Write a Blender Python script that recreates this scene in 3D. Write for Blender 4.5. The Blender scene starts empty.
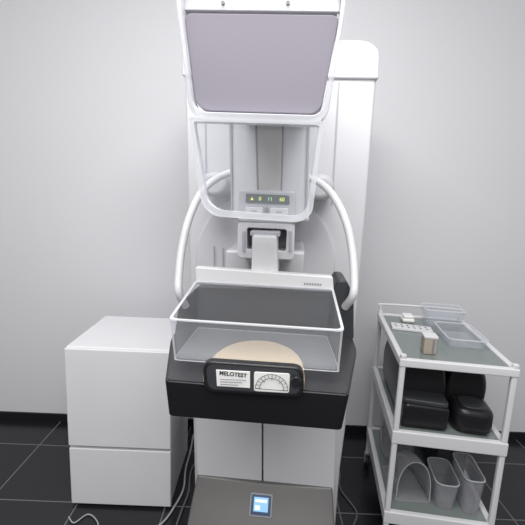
import bpy, bmesh, math, random
from mathutils import Vector, Matrix
random.seed(4)
SC = bpy.context.scene
COL = SC.collection
R = math.radians
# ---------------------------------------------------------------- camera
f = 400.0
CAM = Vector((0, 0, 1.5))
p = R(9.8); ro = R(2.3)
Fv = Vector((0, math.cos(p), -math.sin(p)))
U0 = Vector((0, math.sin(p), math.cos(p))); R0 = Vector((1, 0, 0))
Rv = R0*math.cos(ro) + U0*math.sin(ro)
Uv = U0*math.cos(ro) - R0*math.sin(ro)
cd = bpy.data.cameras.new('camera'); cam = bpy.data.objects.new('camera', cd); COL.objects.link(cam)
cam.matrix_world = Matrix(((Rv.x, Uv.x, -Fv.x, CAM.x), (Rv.y, Uv.y, -Fv.y, CAM.y), (Rv.z, Uv.z, -Fv.z, CAM.z), (0, 0, 0, 1)))
cd.sensor_width = 36; cd.lens = f/525*36; cd.clip_start = 0.02
SC.camera = cam
def ray(u, v):
    return Fv + Rv*((u-262.5)/f) + Uv*((262.5-v)/f)
class Frame:
    def __init__(s, loc, yaw):
        s.m = Matrix.Translation(loc) @ Matrix.Rotation(yaw, 4, 'Z'); s.i = s.m.inverted(); s.yaw = yaw
        s.o = s.i @ CAM
    def y(s, u, v, yl):      # measured point of the place -> local x, z on plane y = yl
        d = s.i.to_3x3() @ ray(u, v); t = (yl-s.o.y)/d.y
        return (s.o.x+d.x*t, s.o.z+d.z*t)
    def z(s, u, v, zl):
        d = s.i.to_3x3() @ ray(u, v); t = (zl-s.o.z)/d.z
        return (s.o.x+d.x*t, s.o.y+d.y*t)
WORLD = Frame((0, 0, 0), 0)
MF = Frame((0, .8, 0), R(-4.5))
TF = Frame((.554, 1.453, 0), R(-7.8))
# ---------------------------------------------------------------- materials
def mat(name, col, rough=.5, metal=0, noise=.03, alpha=1, emis=0, spec=.5, coat=0, scale=6):
    m = bpy.data.materials.new(name); m.use_nodes = True
    nt = m.node_tree; b = nt.nodes['Principled BSDF']
    c = (*col, 1)
    b.inputs['Roughness'].default_value = rough; b.inputs['Metallic'].default_value = metal
    b.inputs['Specular IOR Level'].default_value = spec
    b.inputs['Coat Weight'].default_value = coat
    if noise:
        n = nt.nodes.new('ShaderNodeTexNoise'); n.inputs['Scale'].default_value = scale
        tc = nt.nodes.new('ShaderNodeTexCoord'); nt.links.new(tc.outputs['Object'], n.inputs['Vector'])
        mx = nt.nodes.new('ShaderNodeMix'); mx.data_type = 'RGBA'
        mx.inputs[6].default_value = (*[x*(1-noise) for x in col], 1); mx.inputs[7].default_value = (*[min(1, x*(1+noise)) for x in col], 1)
        nt.links.new(n.outputs['Fac'], mx.inputs[0]); nt.links.new(mx.outputs[2], b.inputs['Base Color'])
    else:
        b.inputs['Base Color'].default_value = c
    if alpha < 1: b.inputs['Alpha'].default_value = alpha
    if emis:
        b.inputs['Emission Color'].default_value = c; b.inputs['Emission Strength'].default_value = emis
    return m
def clearmat(name, col, face=.12, edge=.75, rough=.08):
    """clear plastic: see-through face on, whiter and more reflective at grazing angles"""
    m = bpy.data.materials.new(name); m.use_nodes = True
    nt = m.node_tree; b = nt.nodes['Principled BSDF']; out = nt.nodes['Material Output']
    b.inputs['Base Color'].default_value = (*col, 1); b.inputs['Roughness'].default_value = rough
    tr = nt.nodes.new('ShaderNodeBsdfTransparent'); tr.inputs[0].default_value = (.96, .97, .98, 1)
    lw = nt.nodes.new('ShaderNodeLayerWeight'); lw.inputs[0].default_value = .35
    mr = nt.nodes.new('ShaderNodeMapRange'); mr.inputs[3].default_value = face; mr.inputs[4].default_value = edge
    nt.links.new(lw.outputs['Facing'], mr.inputs[0])
    mx = nt.nodes.new('ShaderNodeMixShader'); nt.links.new(mr.outputs[0], mx.inputs[0])
    nt.links.new(tr.outputs[0], mx.inputs[1]); nt.links.new(b.outputs[0], mx.inputs[2]); nt.links.new(mx.outputs[0], out.inputs[0])
    return m
WALL = mat('wall_paint', (.73, .73, .755), .85, noise=.015, scale=2)
WHITE = mat('white_enamel', (.64, .64, .665), .35)
WHITE2 = mat('white_plastic', (.73, .73, .75), .3)
CABM = mat('cabinet_laminate', (.80, .805, .825), .4)
LGREY = mat('light_grey_plastic', (.42, .42, .45), .4)
PGREY = mat('pale_grey_plastic', (.54, .54, .57), .4)
MGREY = mat('mid_grey_plastic', (.24, .24, .26), .4)
SEAM = mat('seam_grey', (.22, .22, .24), .7)
BLACK = mat('black_plastic', (.013, .013, .015), .32, noise=.1, spec=.4)
DARK = mat('dark_grey_plastic', (.045, .047, .053), .4, noise=.08, spec=.4)
TAUPE = mat('grey_metal_paint', (.15, .147, .143), .36, noise=.05, scale=30, metal=.3)
BEIGE = mat('beige_plastic', (.56, .53, .50), .45)
BROWN = mat('tan_box_plastic', (.40, .34, .28), .5)
TAN = mat('tan_resin', (.62, .46, .25), .4, noise=.05, scale=40)
LAV = mat('lavender_panel', (.25, .235, .275), .45, noise=.05, spec=.25, scale=3)
CHROME = mat('brushed_steel', (.6, .6, .62), .25, metal=1)
PAPER = mat('white_label', (.86, .86, .84), .6, noise=.01)
INK = mat('black_ink', (.03, .03, .035), .6, noise=0)
GREYINK = mat('grey_ink', (.30, .30, .33), .6, noise=0)
DISP = mat('display_glass', (.09, .12, .115), .2, noise=0)
DIGY = mat('yellow_digits', (.70, .72, .15), .5, noise=0, emis=.7)
DIGG = mat('green_digits', (.35, .7, .35), .5, noise=0, emis=.6)
SCR = mat('dark_blue_screen', (.03, .06, .13), .25, noise=0, emis=.3)
SCRB = mat('screen_blue', (.25, .5, .85), .3, noise=0, emis=.7)
SCRW = mat('screen_white', (.75, .85, .95), .3, noise=0, emis=.8)
CLEAR = clearmat('clear_acrylic', (.74, .74, .78), .07, .32)
TRAYC = clearmat('clear_tray_acrylic', (.72, .72, .75), .085, .22, .03)
TRAYE = clearmat('clear_tray_edge', (.85, .85, .88), .32, .62)
CLEARE = clearmat('clear_acrylic_edge', (.90, .90, .93), .30, .7)
SHRIM = clearmat('shield_rim_acrylic', (.92, .92, .95), .38, .85)
HRIM = clearmat('head_rim_acrylic', (.78, .78, .82), .42, .85)
SMOKE = clearmat('frosted_acrylic', (.50, .50, .52), .24, .65)
GLASS = mat('shelf_glass', (.20, .235, .225), .12, noise=.04)
CABLEW = mat('white_cable', (.42, .42, .43), .5)
CABLEB = mat('grey_cable', (.14, .14, .15), .5)
# floor: black glossy tile with pale grout
FLOOR = bpy.data.materials.new('black_floor_tile'); FLOOR.use_nodes = True
nt = FLOOR.node_tree; b = nt.nodes['Principled BSDF']
tc = nt.nodes.new('ShaderNodeTexCoord'); br = nt.nodes.new('ShaderNodeTexBrick')
br.offset = 0; br.inputs['Scale'].default_value = 1; br.inputs['Brick Width'].default_value = .42; br.inputs['Row Height'].default_value = .42
br.inputs['Mortar Size'].default_value = .003
br.inputs['Color1'].default_value = (.012, .012, .014, 1); br.inputs['Color2'].default_value = (.018, .018, .021, 1); br.inputs['Mortar'].default_value = (.16, .16, .17, 1)
nt.links.new(tc.outputs['Object'], br.inputs['Vector']); nt.links.new(br.outputs['Color'], b.inputs['Base Color']); b.inputs['Roughness'].default_value = .25
# carbon weave: black with a fine lattice of pale dots
CARB = bpy.data.materials.new('carbon_dotted'); CARB.use_nodes = True
nt = CARB.node_tree; b = nt.nodes['Principled BSDF']
tc = nt.nodes.new('ShaderNodeTexCoord'); mp = nt.nodes.new('ShaderNodeMapping'); mp.inputs['Rotation'].default_value = (0, 0, R(45))
vo = nt.nodes.new('ShaderNodeTexVoronoi'); vo.voronoi_dimensions = '2D'; vo.inputs['Scale'].default_value = 130; vo.inputs['Randomness'].default_value = 0
cr = nt.nodes.new('ShaderNodeValToRGB'); cr.color_ramp.elements[0].position = .14; cr.color_ramp.elements[0].color = (.09, .09, .097, 1)
cr.color_ramp.elements[1].position = .36; cr.color_ramp.elements[1].color = (.020, .020, .023, 1)
nt.links.new(tc.outputs['Object'], mp.inputs[0]); nt.links.new(mp.outputs[0], vo.inputs['Vector']); nt.links.new(vo.outputs['Distance'], cr.inputs[0])
nt.links.new(cr.outputs[0], b.inputs['Base Color']); b.inputs['Roughness'].default_value = .38; b.inputs['Specular IOR Level'].default_value = .5
# ---------------------------------------------------------------- mesh helpers
WM = {}
def thing(name, label, cat, frame, loc, group=None, tilt=None):
    o = bpy.data.objects.new(name, None); o.empty_display_size = .05; COL.objects.link(o)
    w = frame.m @ Matrix.Translation(loc); o.matrix_world = w
    WM[o.name] = w; o['label'] = label; o['category'] = cat
    if group: o['group'] = group
    return o
def obj(name, bm, m, parent=None, frame=WORLD, bev=0, seg=3, ang=50, kind=None, label=None, cat=None, group=None):
    bmesh.ops.remove_doubles(bm, verts=bm.verts, dist=1e-6)
    bmesh.ops.recalc_face_normals(bm, faces=bm.faces)
    if bev:
        es = [e for e in bm.edges if len(e.link_faces) == 2 and e.calc_face_angle(0) > R(35)]
        bmesh.ops.bevel(bm, geom=es, offset=bev, segments=seg, profile=.5, affect='EDGES', clamp_overlap=True)
    if parent is not None:
        w = WM[parent.name]; bm.transform(w.inverted() @ frame.m)
    else:
        bm.transform(frame.m)
        xs = [v.co for v in bm.verts]
        c = Vector(((min(v.x for v in xs)+max(v.x for v in xs))/2, (min(v.y for v in xs)+max(v.y for v in xs))/2, min(v.z for v in xs)))
        w = Matrix.Translation(c) @ Matrix.Rotation(frame.yaw, 4, 'Z'); bm.transform(w.inverted())
    me = bpy.data.meshes.new(name); bm.to_mesh(me); bm.free()
    me.materials.append(m)
    for q in me.polygons: q.use_smooth = True
    me.set_sharp_from_angle(angle=R(ang))
    o = bpy.data.objects.new(name, me); COL.objects.link(o)
    if parent is not None: o.parent = parent
    else: o.matrix_world = w
    WM[o.name] = w
    if bev:
        wn = o.modifiers.new('wn', 'WEIGHTED_NORMAL'); wn.keep_sharp = True
    if kind: o['kind'] = kind
    if label: o['label'] = label
    if cat: o['category'] = cat
    if group: o['group'] = group
    return o
def rnd(pts, r, seg=5):
    """round polygon corners (r scalar or list)"""
    out = []; n = len(pts)
    for i in range(n):
        a, c, b2 = Vector(pts[i-1]), Vector(pts[i]), Vector(pts[(i+1) % n])
        rr = r[i] if isinstance(r, (list, tuple)) else r
        d1 = (a-c); d2 = (b2-c); l1, l2 = d1.length, d2.length
        k = min(rr, l1*.48, l2*.48)
        if k < 1e-5: out.append(tuple(c)); continue
        p1 = c+d1/l1*k; p2 = c+d2/l2*k
        for j in range(seg+1):
            t = j/seg; q = p1*(1-t)**2 + c*2*t*(1-t) + p2*t*t; out.append(tuple(q))
    return out
def prism_y(pts, y0, d, bm=None):
    bm = bm or bmesh.new()
    A = [bm.verts.new((x, y0, z)) for x, z in pts]; B = [bm.verts.new((x, y0+d, z)) for x, z in pts]
    n = len(pts); bm.faces.new(A); bm.faces.new(B[::-1])
    for i in range(n): bm.faces.new((A[i], B[i], B[(i+1) % n], A[(i+1) % n]))
    return bm
def prism_z(pts, z0, d, bm=None):
    bm = bm or bmesh.new()
    A = [bm.verts.new((x, y, z0)) for x, y in pts]; B = [bm.verts.new((x, y, z0+d)) for x, y in pts]
    n = len(pts); bm.faces.new(A[::-1]); bm.faces.new(B)
    for i in range(n): bm.faces.new((A[i], A[(i+1) % n], B[(i+1) % n], B[i]))
    return bm
def loft_z(bot, z0, top, z1):
    bm = bmesh.new()
    A = [bm.verts.new((x, y, z0)) for x, y in bot]; B = [bm.verts.new((x, y, z1)) for x, y in top]
    n = len(bot); bm.faces.new(A[::-1]); bm.faces.new(B)
    for i in range(n): bm.faces.new((A[i], A[(i+1) % n], B[(i+1) % n], B[i]))
    return bm
def ring_y(outer, inner, y0, d, bm=None):
    """frame with hole between two outlines of the same vertex count"""
    bm = bm or bmesh.new(); n = len(outer)
    V = [[bm.verts.new((x, y, z)) for x, z in o] for o, y in ((outer, y0), (inner, y0), (inner, y0+d), (outer, y0+d))]
    for k in range(4):
        a, c = V[k], V[(k+1) % 4]
        for i in range(n): bm.faces.new((a[i], a[(i+1) % n], c[(i+1) % n], c[i]))
    return bm
def box(x0, x1, y0, y1, z0, z1, bm=None):
    return prism_z([(x0, y0), (x1, y0), (x1, y1), (x0, y1)], z0, z1-z0, bm)
def cat_rom(P, n=8):
    P = [Vector(q) for q in P]; out = []
    Q = [P[0]*2-P[1]]+P+[P[-1]*2-P[-2]]
    for i in range(1, len(Q)-2):
        for j in range(n):
            t = j/n; a, b_, c, d = Q[i-1], Q[i], Q[i+1], Q[i+2]
            out.append(.5*((2*b_)+(c-a)*t+(2*a-5*b_+4*c-d)*t*t+(3*b_-a-3*c+d)*t**3))
    out.append(P[-1]); return out
def tube(P, r, seg=12, smooth=True, bm=None, closed=False):
    bm = bm or bmesh.new()
    P = cat_rom(P) if smooth else [Vector(q) for q in P]
    n = len(P); rings = []; up = None
    for i in range(n):
        if closed: t = (P[(i+1) % n]-P[i-1]).normalized()
        else: t = (P[min(i+1, n-1)]-P[max(i-1, 0)]).normalized()
        if up is None: up = t.orthogonal().normalized()
        up = (up-t*up.dot(t)).normalized(); s = t.cross(up)
        rr = r(i/(n-1)) if callable(r) else r
        rings.append([bm.verts.new(P[i]+(up*math.cos(2*math.pi*k/seg)+s*math.sin(2*math.pi*k/seg))*rr) for k in range(seg)])
    for i in range(n if closed else n-1):
        a, c = rings[i], rings[(i+1) % n]
        for k in range(seg): bm.faces.new((a[k], a[(k+1) % seg], c[(k+1) % seg], c[k]))
    if not closed: bm.faces.new(rings[0][::-1]); bm.faces.new(rings[-1])
    return bm
def cyl(c, axis, r, h, seg=28, bm=None):
    a = Vector(axis).normalized(); c = Vector(c)
    return tube([c-a*h/2, c+a*h/2], r, seg, False, bm)
def text_bm(txt, size, m4, align='CENTER', bold=0):
    c = bpy.data.curves.new('t', 'FONT'); c.body = txt; c.size = size; c.align_x = align; c.align_y = 'CENTER'; c.extrude = .0002; c.offset = bold
    o = bpy.data.objects.new('t', c); COL.objects.link(o)
    dg = bpy.context.evaluated_depsgraph_get(); me = bpy.data.meshes.new_from_object(o.evaluated_get(dg))
    bm = bmesh.new(); bm.from_mesh(me); bm.transform(m4)
    bpy.data.objects.remove(o); bpy.data.meshes.remove(me); return bm
def face_front(x, y, z, tilt=0):
    return Matrix.Translation((x, y, z)) @ Matrix.Rotation(R(90-tilt), 4, 'X')
def mp_(pl, yl): return [MF.y(u, v, yl) for u, v in pl]
# ---------------------------------------------------------------- the room
YB = 2.37; XL, XR = -2.4, 2.4
obj('floor', box(XL-.1, XR+.1, -1.6, YB+.1, -.05, 0), FLOOR, kind='structure')
obj('wall_back', box(XL-.1, XR+.1, YB, YB+.1, 0, 2.9), WALL, kind='structure')
obj('baseboard_back', box(XL, XR, YB-.012, YB, 0, .05), BLACK, kind='structure')
# ---------------------------------------------------------------- the mammography machine
mm = thing('mammography_machine', 'tall white mammography machine with curved side handles and black breast support', 'medical machine', MF, (0, .8, 0))
YC = .80
colpts = mp_([(184, 60), (186, 42), (374, 42), (378, 60), (368, 190), (358, 300), (346, 425), (340, 470)], YC)
l = MF.y(196, 470, YC)[0]; r_ = MF.y(340, 470, YC)[0]
body = colpts + [(r_, 0.0), (l, 0.0), MF.y(190, 300, YC)]
body = rnd(body, [.04, .06, .06, .04, 0, .05, 0, 0, 0, 0, .05], 5)
obj('column', prism_y(body, YC, .42), WHITE, mm, MF, bev=.012)
cap = rnd(mp_([(182, 76), (181, 48), (190, 38), (368, 40), (380, 49), (379, 79)], YC-.012), [0, .03, .05, .05, .03, 0])
obj('column_cap', prism_y(cap, YC-.012, .445), WHITE, mm, MF, bev=.008)
for q in ([(338, 82), (340, 82), (332.6, 205), (331, 205)], [(204, 82), (206, 82), (207.6, 205), (206, 205)]):
    obj('column_seam', prism_y(mp_(q, YC-.002), YC-.002, .003), LGREY, mm, MF)
pc = MF.y(264, 262, .76); pr = MF.y(336, 262, .76)[0]-pc[0]
circ = [(pc[0]+pr*math.cos(t*math.pi/32), pc[1]+pr*math.sin(t*math.pi/32)) for t in range(64)]
pv = obj('pivot_cover', prism_y(circ, .780, .04), WHITE, mm, MF, bev=.010)
for q in ([(195, 395), (261.7, 397), (261.7, 494), (198, 492)], [(263.3, 397), (337, 400), (334, 495), (263.3, 494)]):
    obj('lower_door', prism_y(mp_(q, .735), .735, .07), WHITE2, mm, MF, bev=.004)
# grey foot
tl = MF.y(197, 481, .725); tr = MF.y(333, 484, .725); zt = (tl[1]+tr[1])/2
bm = bmesh.new(); rows = []
N = 14
for k in range(7):
    t = k/6; zz = zt*(1-t); yy = .722-.22*t**1.1
    x0 = tl[0]-.025*t**.8; x1 = tr[0]+.018*t**.8
    rows.append([bm.verts.new((x0+(x1-x0)*i/N, yy+.008*(2*i/N-1)**2, zz)) for i in range(N+1)])
    rows[-1] += [bm.verts.new((x1, 1.2, zz)), bm.verts.new((x0, 1.2, zz))]
for k in range(6):
    a, c = rows[k], rows[k+1]; n = len(a)
    for i in range(n): bm.faces.new((a[i], a[(i+1) % n], c[(i+1) % n], c[i]))
bm.faces.new(rows[0]); bm.faces.new(rows[-1][::-1])
foot = obj('foot_cover', bm, TAUPE, mm, MF, bev=.006)
def foot_y(z): return .722-.22*(1-z/zt)**1.1
yy = .62
for _ in range(12):
    zz = MF.y(261, 505, yy)[1]; yy = .5*yy+.5*foot_y(zz)
sx, sz = MF.y(261, 505, yy)
slope = math.atan2(foot_y(sz+.02)-foot_y(sz-.02), .04)
SM = Matrix.Translation((sx, yy, sz)) @ Matrix.Rotation(-slope, 4, 'X')   # x right, z up along the slope, -y out
def onscreen(bm): bm.transform(SM); return bm
w_ = .047; h_ = .043
sc_ = obj('screen_bezel', onscreen(prism_y(rnd([(-w_, -h_), (w_, -h_), (w_, h_), (-w_, h_)], .008), -.006, .02)), LGREY, mm, MF, bev=.002)
obj('screen', onscreen(prism_y([(-.041, -.037), (.041, -.037), (.041, .037), (-.041, .037)], -.0075, .001)), SCR, sc_, MF)
obj('screen_window', onscreen(prism_y([(-.030, -.024), (.030, -.024), (.030, .028), (-.030, .028)], -.0082, .0008)), SCRB, sc_, MF)
obj('screen_heading', onscreen(prism_y([(-.024, .010), (.024, .010), (.024, .020), (-.024, .020)], -.0090, .0007)), SCRW, sc_, MF)
obj('screen_icon', onscreen(prism_y([(-.024, -.018), (-.004, -.018), (-.004, -.002), (-.024, -.002)], -.0090, .0007)), SCRW, sc_, MF)
# C-arm upright
ua = rnd(mp_([(229, 5), (312, 5), (309, 222), (231, 219)], .46), .01)
arm = obj('arm_upright', prism_y(ua, .46, .32), WHITE2, mm, MF, bev=.01)
obj('slot', prism_y(mp_([(255, 118), (284, 119), (282, 194), (257, 193)], .455), .455, .01), MGREY, arm, MF)
obj('slot_cover', prism_y(mp_([(257, 118), (282.4, 119), (280.4, 194), (259, 193)], .452), .452, .01), BEIGE, arm, MF, bev=.002)
obj('upright_edge', prism_y(mp_([(229, 118), (231.5, 118), (232.5, 215), (231, 215)], .452), .452, .01), LGREY, arm, MF)
obj('upright_edge', prism_y(mp_([(308, 122), (310, 122), (307, 218), (305, 218)], .452), .452, .01), LGREY, arm, MF)
# tube head: slim housing with a lavender front panel in a translucent moulded rim
th = rnd(mp_([(181, -30), (342, -30), (339, 4), (322, 108), (314, 114), (204, 110), (195, 103), (184, 6)], .115), [.02, .02, .04, .02, .03, .03, .02, .04])
head = obj('tube_head', prism_y(th, .115, .09), WHITE, mm, MF, bev=.014, seg=5)
hr = rnd(mp_([(175, -34), (348, -34), (346, 4), (328, 115), (318, 124), (200, 120), (190, 110), (177, 6)], .09), [.02, .02, .04, .02, .03, .03, .02, .04])
hi = rnd(mp_([(182, -26), (342, -26), (341, 8), (323.5, 109), (316, 116), (203, 112.5), (193.5, 105), (182.5, 9)], .09), [.02, .02, .04, .02, .03, .03, .02, .04])
obj('moulded_rim', ring_y(hr, hi, .08, .05), HRIM, head, MF, bev=.002)
pn = rnd(mp_([(184, 13), (340, 15), (322, 106), (314, 114), (205, 110.5), (195.5, 103)], .10), [.018, .018, .018, .018, .018, .018])
obj('front_panel', prism_y(pn, .10, .016), LAV, head, MF, bev=.002)
tb = mp_([(184, -28), (341, -28), (340, 12), (184, 10)], .104)
obj('top_band', prism_y(tb, .104, .012), WHITE, head, MF, bev=.002)
for u in (223, 288):
    x, z = MF.y(u, 3, .102); obj('screw', cyl((x, .102, z), (0, 1, 0), .0035, .005, 16), MGREY, head, MF)
neck = rnd(mp_([(228, -40), (313, -40), (311, 100), (230, 99)], .205), .02)
obj('head_neck', prism_y(neck, .205, .27), WHITE, mm, MF, bev=.01)
# clear face shield
so = [(190, 118), (202, 203), (214, 216), (300, 222), (312, 214), (324, 122)]
si = [(194.5, 122), (207, 200.5), (218.5, 210), (297, 216), (307, 209.5), (319, 126)]
so_ = rnd(mp_(so, .085), [.006, .034, .034, .034, .034, .006]); si_ = rnd(mp_(si, .085), [.006, .028, .028, .028, .028, .006])
sh = obj('face_shield', prism_y(so_, .094, .003), CLEAR, mm, MF)
obj('shield_rim', ring_y(so_, si_, .074, .028), SHRIM, sh, MF)
# handles
def pt(u, v, yl): x, z = MF.y(u, v, yl); return (x, yl, z)
HL = [(232, 172, .52), (216, 179, .48), (201, 193, .43), (189, 219, .38), (182, 248, .35), (179, 274, .32), (179, 293, .30), (186, 306, .33)]
HR = [(304, 176, .52), (320, 183, .48), (334, 197, .43), (346, 222, .38), (352, 250, .35), (354, 276, .32), (353, 295, .30), (345, 307, .33)]
for H, (hu, hv) in ((HL, (212, 184)), (HR, (321, 187))):
    h = obj('handle', tube([pt(*q) for q in H], .0115, 16), WHITE2, mm, MF)
    hx, hz = MF.y(hu, hv, .62)
    q = [(hx+.050*math.cos(t*math.pi/16), hz+.045*math.sin(t*math.pi/16)) for t in range(32)]
    obj('handle_housing', prism_y(q, .64, .16), PGREY, mm, MF, bev=.02, seg=5)
# control display
ct = rnd(mp_([(239, 189), (295, 191), (297, 224), (237, 222)], .33), .012)
con = obj('control_panel', prism_y(ct, .33, .13), PGREY, mm, MF, bev=.008)
obj('display', prism_y(rnd(mp_([(246, 193.5), (289, 195.5), (289.5, 204.5), (245.5, 202.5)], .325), .004), .325, .01), DISP, con, MF)
x, z = MF.y(252, 198.6, .323); obj('readout', prism_y([(x-.0045, z-.004), (x+.0045, z-.004), (x, z+.005)], .323, .001), DIGY, con, MF)
for txt, u, m in (('0', 260, DIGY), ('11', 270, DIGG), ('60', 282, DIGY)):
    x, z = MF.y(u, 198.8+(u-260)*.04, .323); obj('readout', text_bm(txt, .0145, face_front(x, .324, z), bold=.0002), m, con, MF)
for u in (254, 279):
    v = 211+(u-254)*.035
    bt = obj('button', prism_y(rnd(mp_([(u-9, v-4.2), (u+9, v-3.8), (u+9, v+4.2), (u-9, v+3.8)], .324), .006), .318, .012), WHITE2, con, MF, bev=.002)
    obj('button_mark', prism_y(mp_([(u-3, v-.8), (u+3, v-.6), (u+3, v+.8), (u-3, v+.6)], .317), .317, .002), LGREY, bt, MF)
obj('centre_key', prism_y(rnd(mp_([(264.6, 207.5), (268.4, 207.5), (268.4, 215.5), (264.6, 215.5)], .326), .003), .325, .01), MGREY, con, MF)
# compression carriage
co = rnd(mp_([(239, 221), (295, 223), (294, 259), (238, 257)], .36), .014)
ci = rnd(mp_([(248, 227), (287, 229), (286, 250), (248, 248)], .36), .008)
car = obj('compression_carriage', ring_y(co, ci, .335, .115), WHITE, mm, MF, bev=.004)
obj('recess', prism_y(co, .405, .06), MGREY, car, MF)
for u in (243.5, 290.5):
    obj('side_clamp', prism_y(mp_([(u-1.6, 231), (u+1.6, 231), (u+1.6, 252), (u-1.6, 252)], .33), .33, .01), LGREY, car, MF, bev=.002)
ba = rnd(mp_([(252, 235), (277, 236), (278, 277), (251, 275)], .28), .01)
obj('paddle_bracket', prism_y(ba, .28, .1), WHITE2, mm, MF, bev=.008)
obj('bracket_latch', prism_y(rnd(mp_([(250, 231), (280, 232), (280, 237), (250, 236)], .30), .004), .30, .09), LGREY, mm, MF, bev=.003)
# black cover of the lower arm + link down to it
ac = rnd(mp_([(174, 338), (178, 306), (198, 286), (332, 291), (338, 280), (347, 281), (354, 296), (354, 340)], .33), [.01, .02, .02, .01, .01, .01, .02, .01])
obj('lower_arm_cover', prism_y(ac, .33, .14), DARK, mm, MF, bev=.006)
la = mp_([(225, 250), (305, 252), (300, 330), (225, 330)], .46)
obj('lower_arm', prism_y(la, .46, .34), WHITE, mm, MF, bev=.01)
# breast support (detector): slightly flared, tapering under the rim
ZT = 1.095
fl = MF.z(162, 385, ZT); fr = MF.z(348, 391, ZT); brr = MF.z(351, 334, ZT); bll = MF.z(172, 336, ZT)
y0 = (fl[1]+fr[1])/2
RB = [.010, .010, .04, .01, .01, .04]
dp = rnd([(fl[0], y0), (fr[0], y0), (brr[0], .24), (brr[0], .36), (bll[0], .36), (bll[0], .24)], RB, 6)
db = rnd([(fl[0]+.007, y0+.006), (fr[0]-.009, y0+.006), (brr[0]-.020, .24), (brr[0]-.020, .35), (bll[0]+.016, .35), (bll[0]+.016, .24)], RB, 6)
zb = MF.y(256, 425, y0)[1]
det = obj('breast_support', loft_z(db, zb, dp, ZT), BLACK, mm, MF, bev=.0025, seg=2)
cx_ = (fl[0]+fr[0])/2
ip = [(cx_+(x-cx_)*.975, (y-.18)*.975+.18) for x, y in dp]
obj('carbon_top', prism_z(ip, ZT-.004, .0052), CARB, det, MF)
# compression paddle (clear tray) with rounded corners; its rim rises towards the bracket
yF, yR = .03, .26
A = MF.y(169, 321, yF); B = MF.y(344, 329, yF); Cc = MF.y(172, 363, yF); D = MF.y(341, 371, yF)
E = MF.y(196, 281, yR); G = MF.y(333, 289, yR)
zf = (Cc[1]+D[1])/2
zF = (A[1]+B[1])/2; zR = (E[1]+G[1])/2
RR = [.014, .014, .010, .010]
SG = 8
top = rnd([(A[0], yF), (B[0], yF), (G[0], yR), (E[0], yR)], RR, SG)
bot = rnd([(Cc[0]+.002, yF+.004), (D[0]-.002, yF+.004), (G[0]-.008, yR-.004), (E[0]+.008, yR-.004)], RR, SG)
def zt_at(y): return zF+(zR-zF)*(y-yF)/(yR-yF)
cpx = sum(q[0] for q in top)/len(top); cpy = (yF+yR)/2
def shr(pts, d): return [(x-d*(1 if x > cpx else -1), y-d*(1 if y > cpy else -1)) for x, y in pts]
bm = bmesh.new(); n = len(top)
L4 = [[(x, y, zf) for x, y in bot], [(x, y, zt_at(y)) for x, y in top], [(x, y, zt_at(y)) for x, y in shr(top, .0045)], [(x, y, zf+.0035) for x, y in shr(bot, .0045)]]
V = [[bm.verts.new(q) for q in L_] for L_ in L4]
for k in range(3):
    for i in range(n): bm.faces.new((V[k][i], V[k][(i+1) % n], V[k+1][(i+1) % n], V[k+1][i]))
bm.faces.new(V[0][::-1]); bm.faces.new(V[3])
pad = obj('compression_paddle', bm, TRAYC, mm, MF)
bm = bmesh.new()
rl = [[(x, y, zt_at(y)+.001) for x, y in shr(top, -.0015)], [(x, y, zt_at(y)+.001) for x, y in shr(top, .0045)], [(x, y, zt_at(y)-.002) for x, y in shr(top, .0045)], [(x, y, zt_at(y)-.002) for x, y in shr(top, -.0015)]]
V = [[bm.verts.new(q) for q in L_] for L_ in rl]
for k in range(4):
    for i in range(n): bm.faces.new((V[k][i], V[k][(i+1) % n], V[(k+1) % 4][(i+1) % n], V[(k+1) % 4][i]))
obj('paddle_rim', bm, TRAYE, pad, MF)
obj('paddle_floor_edge', tube([(x, y, zf+.001) for x, y in bot], .0010, 8, False, closed=True), TRAYE, pad, MF)
for k in range(2):
    i = k*(SG+1)+SG//2
    obj('corner_edge', tube([(bot[i][0], bot[i][1], zf), (top[i][0], top[i][1], zt_at(top[i][1]))], .0026, 8, False), TRAYE, pad, MF)
bar = obj('paddle_bar', prism_y(rnd(mp_([(195, 267), (333, 277), (334, 292), (196, 284)], yR), .006), yR, .03), WHITE2, pad, MF, bev=.004)
bm = bmesh.new()
for i in range(7):
    u = 304+i*2.6; v = 282.8+i*.15
    prism_y(mp_([(u, v), (u+1.7, v), (u+1.7, v+2), (u, v+2)], yR-.001), yR-.001, .002, bm)
obj('size_marking', bm, GREYINK, bar, MF)
bm = tube([pt(214, 246, .765), pt(214, 268, .765), pt(223, 270, .765), pt(223, 248, .765)], .0025, 8, False)
obj('cable_hook', bm, LGREY, mm, MF)
# ---------------------------------------------------------------- test phantom on the breast support
zp = ZT+.002
px0 = MF.y(203, 378, -.02)[0]; px1 = MF.y(304, 380, -.02)[0]; pcx = (px0+px1)/2
ph = thing('test_phantom', 'tan half-round test phantom with black labelled front bar on the black support', 'test phantom', MF, (pcx, .04, zp))
zt_p = zf-.002
hw = (px1-px0)/2+.002
pp = [(pcx+hw*math.cos(t*math.pi/24), .010+.190*math.sin(t*math.pi/24)**.75) for t in range(25)]
obj('body', prism_z([(pcx+hw, -.012)]+pp+[(pcx-hw, -.012)], zp, zt_p-zp), TAN, ph, MF, bev=.003)
yb = y0-.030
fb = rnd(mp_([(202, 361), (304, 368), (304, 398), (204, 392)], yb), .022, 6)
fbar = obj('front_bar', prism_y(fb, yb, .022), BLACK, ph, MF, bev=.004)
obj('face_plate', prism_y(rnd(mp_([(206, 364), (300, 370.5), (300, 394.5), (208, 389)], yb-.001), .018), yb-.001, .003), DARK, fbar, MF)
lb = mp_([(216, 370), (250, 372), (250, 388), (217, 386)], yb-.003)
l1 = obj('label_plate', prism_y(lb, yb-.003, .003), PAPER, fbar, MF)
lx, lz = MF.y(233, 374.6, yb-.004)
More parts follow.
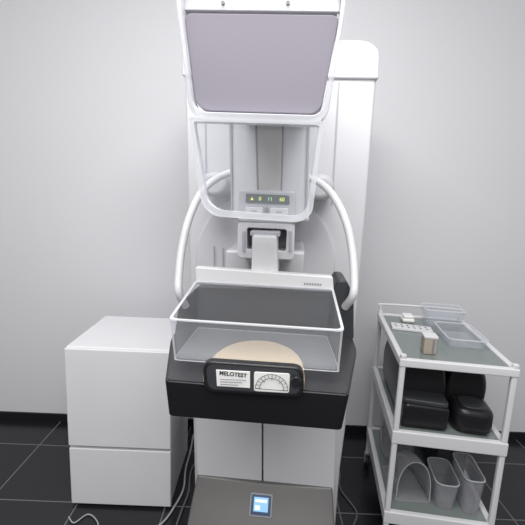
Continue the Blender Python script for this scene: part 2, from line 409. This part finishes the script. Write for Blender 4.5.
obj('label_text', text_bm('MELOTEST', .0118, Matrix.Translation((lx, yb-.0035, lz)) @ Matrix.Rotation(R(2), 4, 'Y') @ Matrix.Rotation(R(90), 4, 'X'), bold=.0003), INK, l1, MF)
for k in range(3):
    v = 379+k*2.5; obj('label_line', prism_y(mp_([(220, v), (246-k*4, v+.9), (246-k*4, v+1.5), (220, v+.6)], yb-.004), yb-.004, .001), GREYINK, l1, MF)
lb = rnd(mp_([(254, 372), (290, 374), (289, 393), (254, 391)], yb-.003), .005)
l2 = obj('dial_label', prism_y(lb, yb-.003, .003), PAPER, fbar, MF)
dx, dz = MF.y(271.5, 389.5, yb-.004)
bm = bmesh.new()
for rr in (1, .74):
    tube([(dx+.033*rr*math.cos(t*math.pi/20), yb-.004, dz+.032*rr*math.sin(t*math.pi/20)) for t in range(21)], .00055, 6, False, bm)
for t in range(13):
    a = t*math.pi/12; k_ = .8 if t % 3 else .6; tube([(dx+.033*k_*math.cos(a), yb-.004, dz+.032*k_*math.sin(a)), (dx+.033*math.cos(a), yb-.004, dz+.032*math.sin(a))], .0004, 5, False, bm)
tube([(dx-.033, yb-.004, dz-.0005), (dx+.033, yb-.004, dz-.0005)], .0005, 6, False, bm)
obj('dial_marks', bm, INK, l2, MF)
kx, kz = MF.y(296, 380, yb-.005); obj('knob', cyl((kx, yb-.008, kz), (0, 1, 0), .0105, .014, 28), BLACK, fbar, MF, bev=.002)
# ---------------------------------------------------------------- left cabinet
cb = thing('storage_cabinet', 'low white two-section cabinet standing on the floor left of the machine', 'cabinet', WORLD, (-.63, 1.9, 0))
X0, X1, Y0, Y1, ZC = -.862, -.39, 1.67, 2.14, .795
zs = .305
obj('upper_body', box(X0, X1, Y0+.02, Y1, zs+.008, ZC), CABM, cb, bev=.006)
obj('lower_body', box(X0+.006, X1-.006, Y0+.03, Y1-.01, .0, zs), CABM, cb, bev=.006)
obj('upper_front', box(X0, X1, Y0, Y0+.022, zs+.012, ZC-.004), CABM, cb, bev=.005)
obj('lower_front', box(X0, X1, Y0+.004, Y0+.032, .012, zs-.002), CABM, cb, bev=.005)
# ---------------------------------------------------------------- trolley on the right
W_, D_ = .40, .60
tr_ = thing('shelf_trolley', 'white wheeled three-shelf trolley with grey glass top right of the machine', 'trolley', TF, (W_/2, D_/2, 0))
for (x, y) in ((0, 0), (W_, 0), (0, D_), (W_, D_)):
    obj('post', prism_z(rnd([(x-.011, y-.011), (x+.011, y-.011), (x+.011, y+.011), (x-.011, y+.011)], .007), .08, .835), WHITE2, tr_, TF, bev=.002)
    ca = obj('caster', cyl((x, y, .0375), (1, 0, 0), .0375, .022, 24), BLACK, tr_, TF, bev=.004)
    obj('caster_fork', prism_y([(x-.017, .03), (x+.017, .03), (x+.017, .082), (x-.017, .082)], y-.012, .024), MGREY, ca, TF)
SH = ((.90, .032), (.60, .055), (.24, .055))
for z, hh in SH:
    o = [(-.014, -.014), (W_+.014, -.014), (W_+.014, D_+.014), (-.014, D_+.014)]
    bm = bmesh.new(); i_ = [(.010, .010), (W_-.010, .010), (W_-.010, D_-.010), (.010, D_-.010)]
    V = [[bm.verts.new((x, y, zz)) for x, y in q] for q, zz in ((o, z), (i_, z), (i_, z-hh), (o, z-hh))]
    for k in range(4):
        for i in range(4): bm.faces.new((V[k][i], V[k][(i+1) % 4], V[(k+1) % 4][(i+1) % 4], V[(k+1) % 4][i]))
    fr_ = obj('shelf_frame', bm, WHITE2, tr_, TF, bev=.005)
    obj('shelf_panel', box(.009, W_-.009, .009, D_-.009, z-.014, z-.008), GLASS, fr_, TF)
obj('top_rail', tube([(0, D_, .90), (0, D_, .935), (.02, D_, .95), (W_-.02, D_, .95), (W_, D_, .935), (W_, D_, .90)], .006, 10, True), WHITE2, tr_, TF)
def tray(name, x0, x1, y0, y1, z, h, flare, m, rimm, label, cat, group=None, wall=.004, r=.03, rimw=.004):
    t = thing(name, label, cat, TF, ((x0+x1)/2, (y0+y1)/2, z), group)
    o = rnd([(x0, y0), (x1, y0), (x1, y1), (x0, y1)], r, 6)
    c = Vector(((x0+x1)/2, (y0+y1)/2))
    def sc(pts, d): return [(p_[0]+(d if p_[0] > c.x else -d), p_[1]+(d if p_[1] > c.y else -d)) for p_ in pts]
    bm = bmesh.new()
    Lr = [(o, z), (sc(o, flare), z+h), (sc(o, flare-wall), z+h), (sc(o, -wall), z+wall)]
    V = [[bm.verts.new((x, y, zz)) for x, y in q] for q, zz in Lr]; n = len(o)
    for k in range(3):
        for i in range(n): bm.faces.new((V[k][i], V[k][(i+1) % n], V[k+1][(i+1) % n], V[k+1][i]))
    bm.faces.new(V[0][::-1]); bm.faces.new(V[3])
    obj('shell', bm, m, t, TF)
    top = sc(o, flare)
    obj('rim', tube([(x, y, z+h) for x, y in top], rimw, 8, False, closed=True), rimm, t, TF)
    return t
zt0 = .893
pl = thing('perforated_plate', 'flat white plate with two rows of dark holes on the trolley top', 'plate', TF, (.12, .43, zt0))
obj('plate', prism_z(rnd([(.02, .36), (.20, .34), (.205, .41), (.025, .44)], .006), zt0, .012), WHITE2, pl, TF, bev=.002)
for i in range(6):
    for j in range(2): obj('hole', cyl((.042+i*.027, .38+j*.028-i*.003, zt0+.0125), (0, 0, 1), .0045, .0016, 12), INK, pl, TF)
bx_, by_ = TF.z(423, 354, zt0)
sb = thing('small_box', 'small upright tan box with a dark stripe on the trolley top', 'box', TF, (bx_+.03, by_+.03, zt0))
obj('box_body', box(bx_, bx_+.050, by_, by_+.05, zt0, zt0+.066), BROWN, sb, TF, bev=.003)
obj('box_stripe', box(bx_+.032, bx_+.040, by_-.001, by_+.04, zt0+.004, zt0+.062), SEAM, sb, TF)
obj('box_cap', box(bx_-.002, bx_+.052, by_-.002, by_+.052, zt0+.066, zt0+.076), WHITE2, sb, TF, bev=.002)
tray('clear_paddle', .20, .36, .45, .56, zt0, .085, .012, CLEAR, CLEARE, 'clear plastic compression paddle standing at back of the trolley top', 'paddle', rimw=.003)
tray('clear_dish', .225, .365, .18, .40, zt0, .040, .010, CLEAR, CLEARE, 'shallow clear dish on the trolley top beside the small tan box', 'dish', rimw=.003)
pdp = thing('white_pad', 'small white folded pad at the back left of the trolley top', 'pad', TF, (.12, .51, zt0))
obj('pad', box(.09, .15, .48, .55, zt0, zt0+.022), PAPER, pdp, TF, bev=.01)
obj('pad_fold', box(.095, .145, .485, .545, zt0+.022, zt0+.036), PAPER, pdp, TF, bev=.007)
zm = .593
bt_ = thing('black_cassette_holder', 'large black boxy holder filling the left of the middle trolley shelf', 'holder', TF, (.11, .30, zm))
obj('holder_body', prism_y(rnd([(.020, zm), (.208, zm), (.216, zm+.12), (.20, zm+.245), (.04, zm+.255), (.014, zm+.16)], .04), .12, .38), BLACK, bt_, TF, bev=.018, seg=4)
obj('holder_lid', prism_z(rnd([(.025, .045), (.20, .03), (.205, .125), (.03, .125)], .02), zm+.10, .020), DARK, bt_, TF, bev=.006)
obj('holder_base_step', prism_y(rnd([(.025, zm+.002), (.202, zm+.002), (.208, zm+.10), (.032, zm+.105)], .02), .03, .10), BLACK, bt_, TF, bev=.012)
bs = thing('black_rounded_paddle', 'bulky rounded black paddle standing on the right of the middle trolley shelf', 'paddle', TF, (.30, .28, zm))
obj('paddle_plate', prism_y(rnd([(.228, zm), (.380, zm), (.390, zm+.15), (.37, zm+.22), (.25, zm+.25), (.220, zm+.16)], .05), .16, .34), BLACK, bs, TF, bev=.022, seg=4)
obj('paddle_cup', prism_z(rnd([(.228, .03), (.375, .02), (.383, .17), (.31, .19), (.228, .17)], .05), zm, .105), BLACK, bs, TF, bev=.026, seg=4)
obj('paddle_recess', prism_z(rnd([(.258, .05), (.345, .045), (.35, .14), (.31, .15), (.258, .14)], .03), zm+.100, .008), DARK, bs, TF, bev=.003)
zl = .233
tray('frosted_container', .03, .19, .33, .50, zl, .21, .010, SMOKE, CLEARE, 'tall smoky container at the back left of the bottom trolley shelf', 'container', r=.06, rimw=.003)
def dome(name, x, y, w, d, h, m, label, yaw=0, z=zl):
    """curved paddle: bent shell closed towards the back on a base plate"""
    t = thing(name, label, 'paddle', TF, (x, y, z))
    n = 16; m_ = 8; bm = bmesh.new(); G_ = []
    for j in range(m_+1):
        tt = j/m_; sc = math.sqrt(max(0, 1-(tt*.96)**2)); yy = y-d/2+d*tt
        G_.append([bm.verts.new((x+w/2*math.cos(math.pi*i/n)*(.55+.45*sc), yy, z+.008+h*sc*math.sin(math.pi*i/n)**.65)) for i in range(n+1)])
    for j in range(m_):
        for i in range(n): bm.faces.new((G_[j][i], G_[j][i+1], G_[j+1][i+1], G_[j+1][i]))
    o = obj('curved_shell', bm, m, t, TF); s = o.modifiers.new('solid', 'SOLIDIFY'); s.thickness = .004
    obj('shell_rim', tube([(x+w/2*math.cos(math.pi*i/n), y-d/2, z+.008+h*math.sin(math.pi*i/n)**.65) for i in range(n+1)], .0022, 8, False), TRAYE, t, TF)
    obj('base_plate', prism_z(rnd([(x-w/2-.006, y-d/2-.006), (x+w/2+.006, y-d/2-.006), (x+w/2+.006, y+d/2), (x-w/2-.006, y+d/2)], .015), z, .008), SMOKE, t, TF, bev=.002)
    t.matrix_world = WM[t.name] @ Matrix.Rotation(R(yaw), 4, 'Z')
dome('curved_paddle', .105, .18, .14, .22, .18, SMOKE, 'tall clear curved paddle at the front left of the bottom trolley shelf', 5)
tray('square_paddle', .205, .280, .05, .21, zl, .12, .010, SMOKE, CLEARE, 'clear square paddle at the front middle of the bottom trolley shelf', 'paddle', r=.035, rimw=.0025)
tray('flat_paddle', .308, .372, .04, .21, zl, .16, .008, SMOKE, CLEARE, 'narrow deep clear paddle at the front right of the bottom trolley shelf', 'paddle', r=.03, rimw=.0025)
bc = thing('black_case', 'black rounded case at the back right of the bottom trolley shelf', 'case', TF, (.31, .40, zl))
obj('case_body', prism_y(rnd([(.22, zl), (.385, zl), (.385, zl+.20), (.32, zl+.24), (.225, zl+.20)], .05), .25, .28), BLACK, bc, TF, bev=.02)
obj('case_front', prism_y(rnd([(.25, zl+.03), (.365, zl+.03), (.365, zl+.16), (.25, zl+.16)], .03), .244, .01), DARK, bc, TF, bev=.003)
# ---------------------------------------------------------------- cables on the floor
def cable(pts, r, m, label): obj('cable', tube(pts, r, 8), m, label=label, cat='cable')
cable([(-.385, 2.26, .008), (-.375, 2.10, .008), (-.372, 1.95, .008), (-.355, 1.80, .008), (-.375, 1.68, .008), (-.40, 1.6, .008), (-.44, 1.54, .008)], .005, CABLEW, 'pale cable winding over the floor between the cabinet and machine')
cable([(-.315, 2.22, .008), (-.325, 2.05, .008), (-.34, 1.92, .008), (-.325, 1.78, .008), (-.335, 1.66, .008), (-.345, 1.50, .008)], .005, CABLEB, 'thin dark grey cable next to the machine foot')
cable([(-.84, 1.60, .006), (-.80, 1.57, .006), (-.76, 1.62, .006), (-.70, 1.58, .006), (-.66, 1.5, .006)], .003, CABLEW, 'thin pale cable curling in front of the white cabinet')
cable([(.42, 2.2, .007), (.47, 2.0, .007), (.45, 1.85, .007), (.50, 1.7, .007), (.46, 1.6, .007)], .004, CABLEB, 'thin dark cable on the floor beside the trolley')
# ---------------------------------------------------------------- light
def area(name, loc, size, sy, power, rot=(0, 0, 0), col=(1, 1, 1)):
    ld = bpy.data.lights.new(name, 'AREA'); ld.shape = 'RECTANGLE'; ld.size = size; ld.size_y = sy; ld.energy = power; ld.color = col
    o = bpy.data.objects.new(name, ld); o.location = loc; o.rotation_euler = rot; COL.objects.link(o)
area('ceiling_light', (-.1, .6, 2.85), 1.6, .6, 46, (R(8), 0, 0), (1, .985, .975))
area('ceiling_light_rear', (-.1, -1.0, 2.6), 1.8, .7, 32, (R(45), 0, 0), (1, .99, .98))
w = bpy.data.worlds.new('world'); SC.world = w; w.use_nodes = True
w.node_tree.nodes['Background'].inputs[0].default_value = (.97, .975, 1, 1); w.node_tree.nodes['Background'].inputs[1].default_value = .44
SC.view_settings.view_transform = 'Standard'
